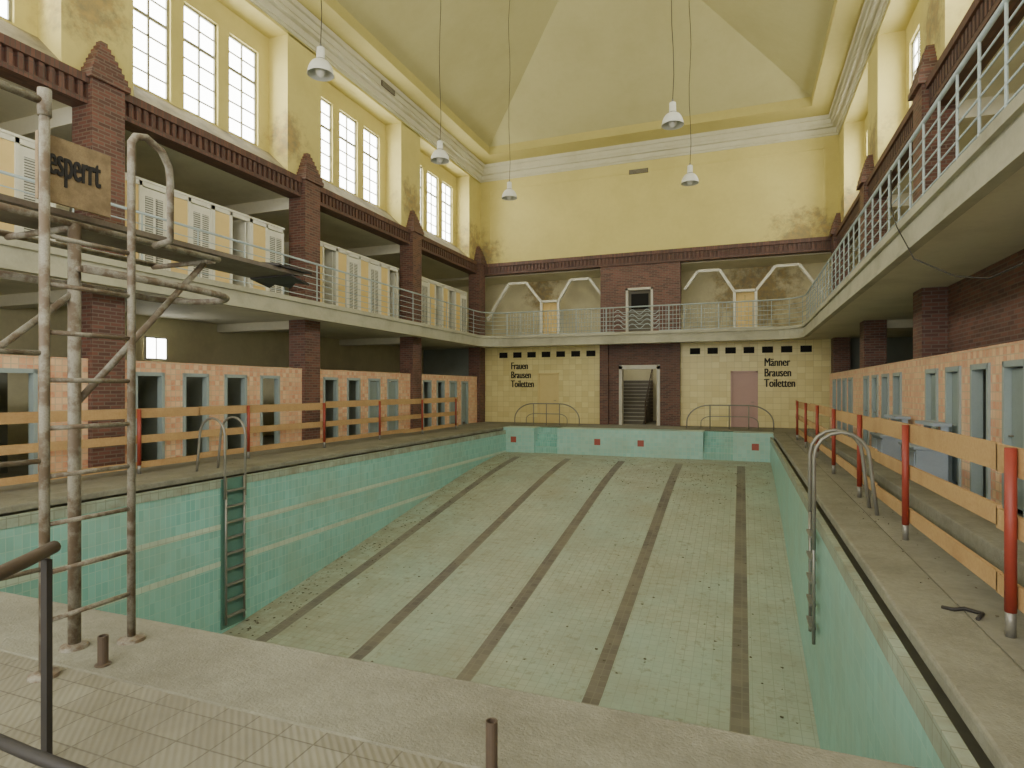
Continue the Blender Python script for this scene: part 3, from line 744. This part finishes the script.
# near handrail
H=thing("deck_handrail",(-2.82,1.71,0),"low handrail with dark post and worn brown tube","handrail")
mkobj("post",MB().box(-.02,.02,-.012,.012,0,.86).mesh("post",M_black),parent=H)
mkobj("rail",MB().tube([(-.03,.05,.9),(0.05,-.1,.89),(.2,-.42,.87),(.38,-.8,.85)],.028,12).mesh("rail",M_rust),parent=H,smooth=True)
mkobj("lower_rail",MB().tube([(-.05,-.3,.3),(.45,-.33,.3),(.85,-.34,.3),(.9,-.34,.25),(.9,-.34,0)],.022,10).mesh("lower_rail",M_black),parent=H,smooth=True)
mkobj("post",MB().box(.36,.4,-.81,-.79,0,.86).mesh("post",M_black),parent=H)
for x,y,h,r in ((-3.46,2.4,.17,.028),(-.93,2.2,.28,.024)):
    o=thing("pipe_stub",(x,y,0),"short cut-off rusty pipe standing on the deck","pipe","cut pipe stubs")
    mkobj("pipe",MB().lathe([(r,0),(r,h),(r*.75,h),(r*.75,h-.06),(.001,h-.06)],16).mesh("pipe",M_rust),parent=o,smooth=False)
    mkobj("flange",MB().lathe([(r*1.5,0),(r*1.5,.008),(r,.012)],16).mesh("flange",M_rust),parent=o)

# ------------------------------------------------------------------ right deck
mkobj("stone_bench",bx(1.95,2.35,2.0,21.5,0,.3).mesh("stone_bench",M_conc),label="long low concrete ledge behind the plank barrier",cat="ledge",bev=.015)
def unit(x,y,l=1.0):
    e=thing("storage_bench",(x,y,0),"blue-grey painted wooden box bench with a raised back shelf","bench","blue-grey box benches")
    mkobj("body",MB().box(-.22,.22,-l/2,l/2,.12,.62).mesh("body",M_blue),parent=e,bev=.008)
    mkobj("lid",MB().box(-.26,.24,-l/2-.03,l/2+.03,.62,.67).mesh("lid",M_blue),parent=e,bev=.008)
    mkobj("back_shelf",MB().box(.12,.22,-l/2,-l/2+.06,.67,1.0).box(.12,.22,l/2-.06,l/2,.67,1.0).box(.0,.26,-l/2-.02,l/2+.02,1.0,1.05).mesh("back_shelf",M_blue),parent=e)
    mkobj("door",MB().box(-.235,-.22,-l/2+.06,-.03,.18,.57).box(-.235,-.22,.03,l/2-.06,.18,.57).mesh("door",M_blue),parent=e)
    for a in (-.18,.18):
        for b_ in (-l/2+.05,l/2-.05): mkobj("leg",MB().box(a-.03,a+.03,b_-.03,b_+.03,0,.12).mesh("leg",M_rust),parent=e)
unit(2.85,11.9);unit(2.85,14.4)
m=MB()
m.tube([(1.36,5.2,.012),(1.42,5.15,.02),(1.5,5.22,.014),(1.58,5.12,.02),(1.52,5.02,.012)],.014,8)
mkobj("rubber_strap",m.mesh("rubber_strap",M_black),label="black rubber strap lying on the deck",cat="strap",smooth=True)
pts=[(2.1,10.5,4.9),(2.06,10.3,4.3),(2.05,9.9,3.9),(2.1,9.2,3.3),(2.3,8.3,2.9),(2.4,7.6,2.75),(2.5,6.9,2.8),(2.6,6.2,3.0),(2.8,5.6,3.56)]
mkobj("hanging_cable",MB().tube(pts,.009,6).mesh("hanging_cable",M_black),label="loose black cable hanging from the gallery railing",cat="cable",smooth=True)
for i,(lx,ly,lz) in enumerate(((-4.3,FAR-.03,11.3),(-11.65,18.2,12.22))):
    e=thing("air_vent",(lx,ly,lz),"small dark slotted ventilation grille in the wall","vent","wall vents")
    a=MB().box(-.42,.42,-.02,.02,-.1,.1);b2=MB();[b2.box(-.4,.4,-.03,-.02,-.08+.05*j,-.06+.05*j) for j in range(4)]
    mkobj("grille",a.mesh("grille",M_rust),parent=e);mkobj("slat",b2.mesh("slat",M_win),parent=e)
    if i: e.rotation_euler[2]=r90

# ------------------------------------------------------------------ lights, world, camera
def area(loc,rot,sx,sy,pw,col=(1,.995,.97)):
    l=bpy.data.lights.new("near_fill",'AREA');l.shape='RECTANGLE';l.size=sx;l.size_y=sy;l.energy=pw;l.color=col
    o=bpy.data.objects.new("near_fill",l);COL.objects.link(o);o.location=loc;o.rotation_euler=rot;return o
area((C,NEAR+.3,5.5),(math.radians(90),0,0),14,9,1750)  # added fill behind the camera, brightens and flattens the hall lighting
pl=bpy.data.lights.new("stair_fill",'POINT');pl.energy=25;pl.shadow_soft_size=.3
o=bpy.data.objects.new("stair_fill",pl);COL.objects.link(o);o.location=(-4.8,29.0,3.3)  # point light added to brighten the stairwell
w=bpy.data.worlds.new("world");SC.world=w;w.use_nodes=True
w.node_tree.nodes['Background'].inputs[0].default_value=(.8,.9,1,1);w.node_tree.nodes['Background'].inputs[1].default_value=1
cam=bpy.data.cameras.new("camera");cam.sensor_width=36;cam.lens=600/1024*36;cam.shift_y=5/1024;cam.clip_end=200
co=bpy.data.objects.new("camera",cam);COL.objects.link(co);co.location=(0,0,1.6);co.rotation_euler=(math.radians(90),0,math.radians(20.97))
SC.camera=co
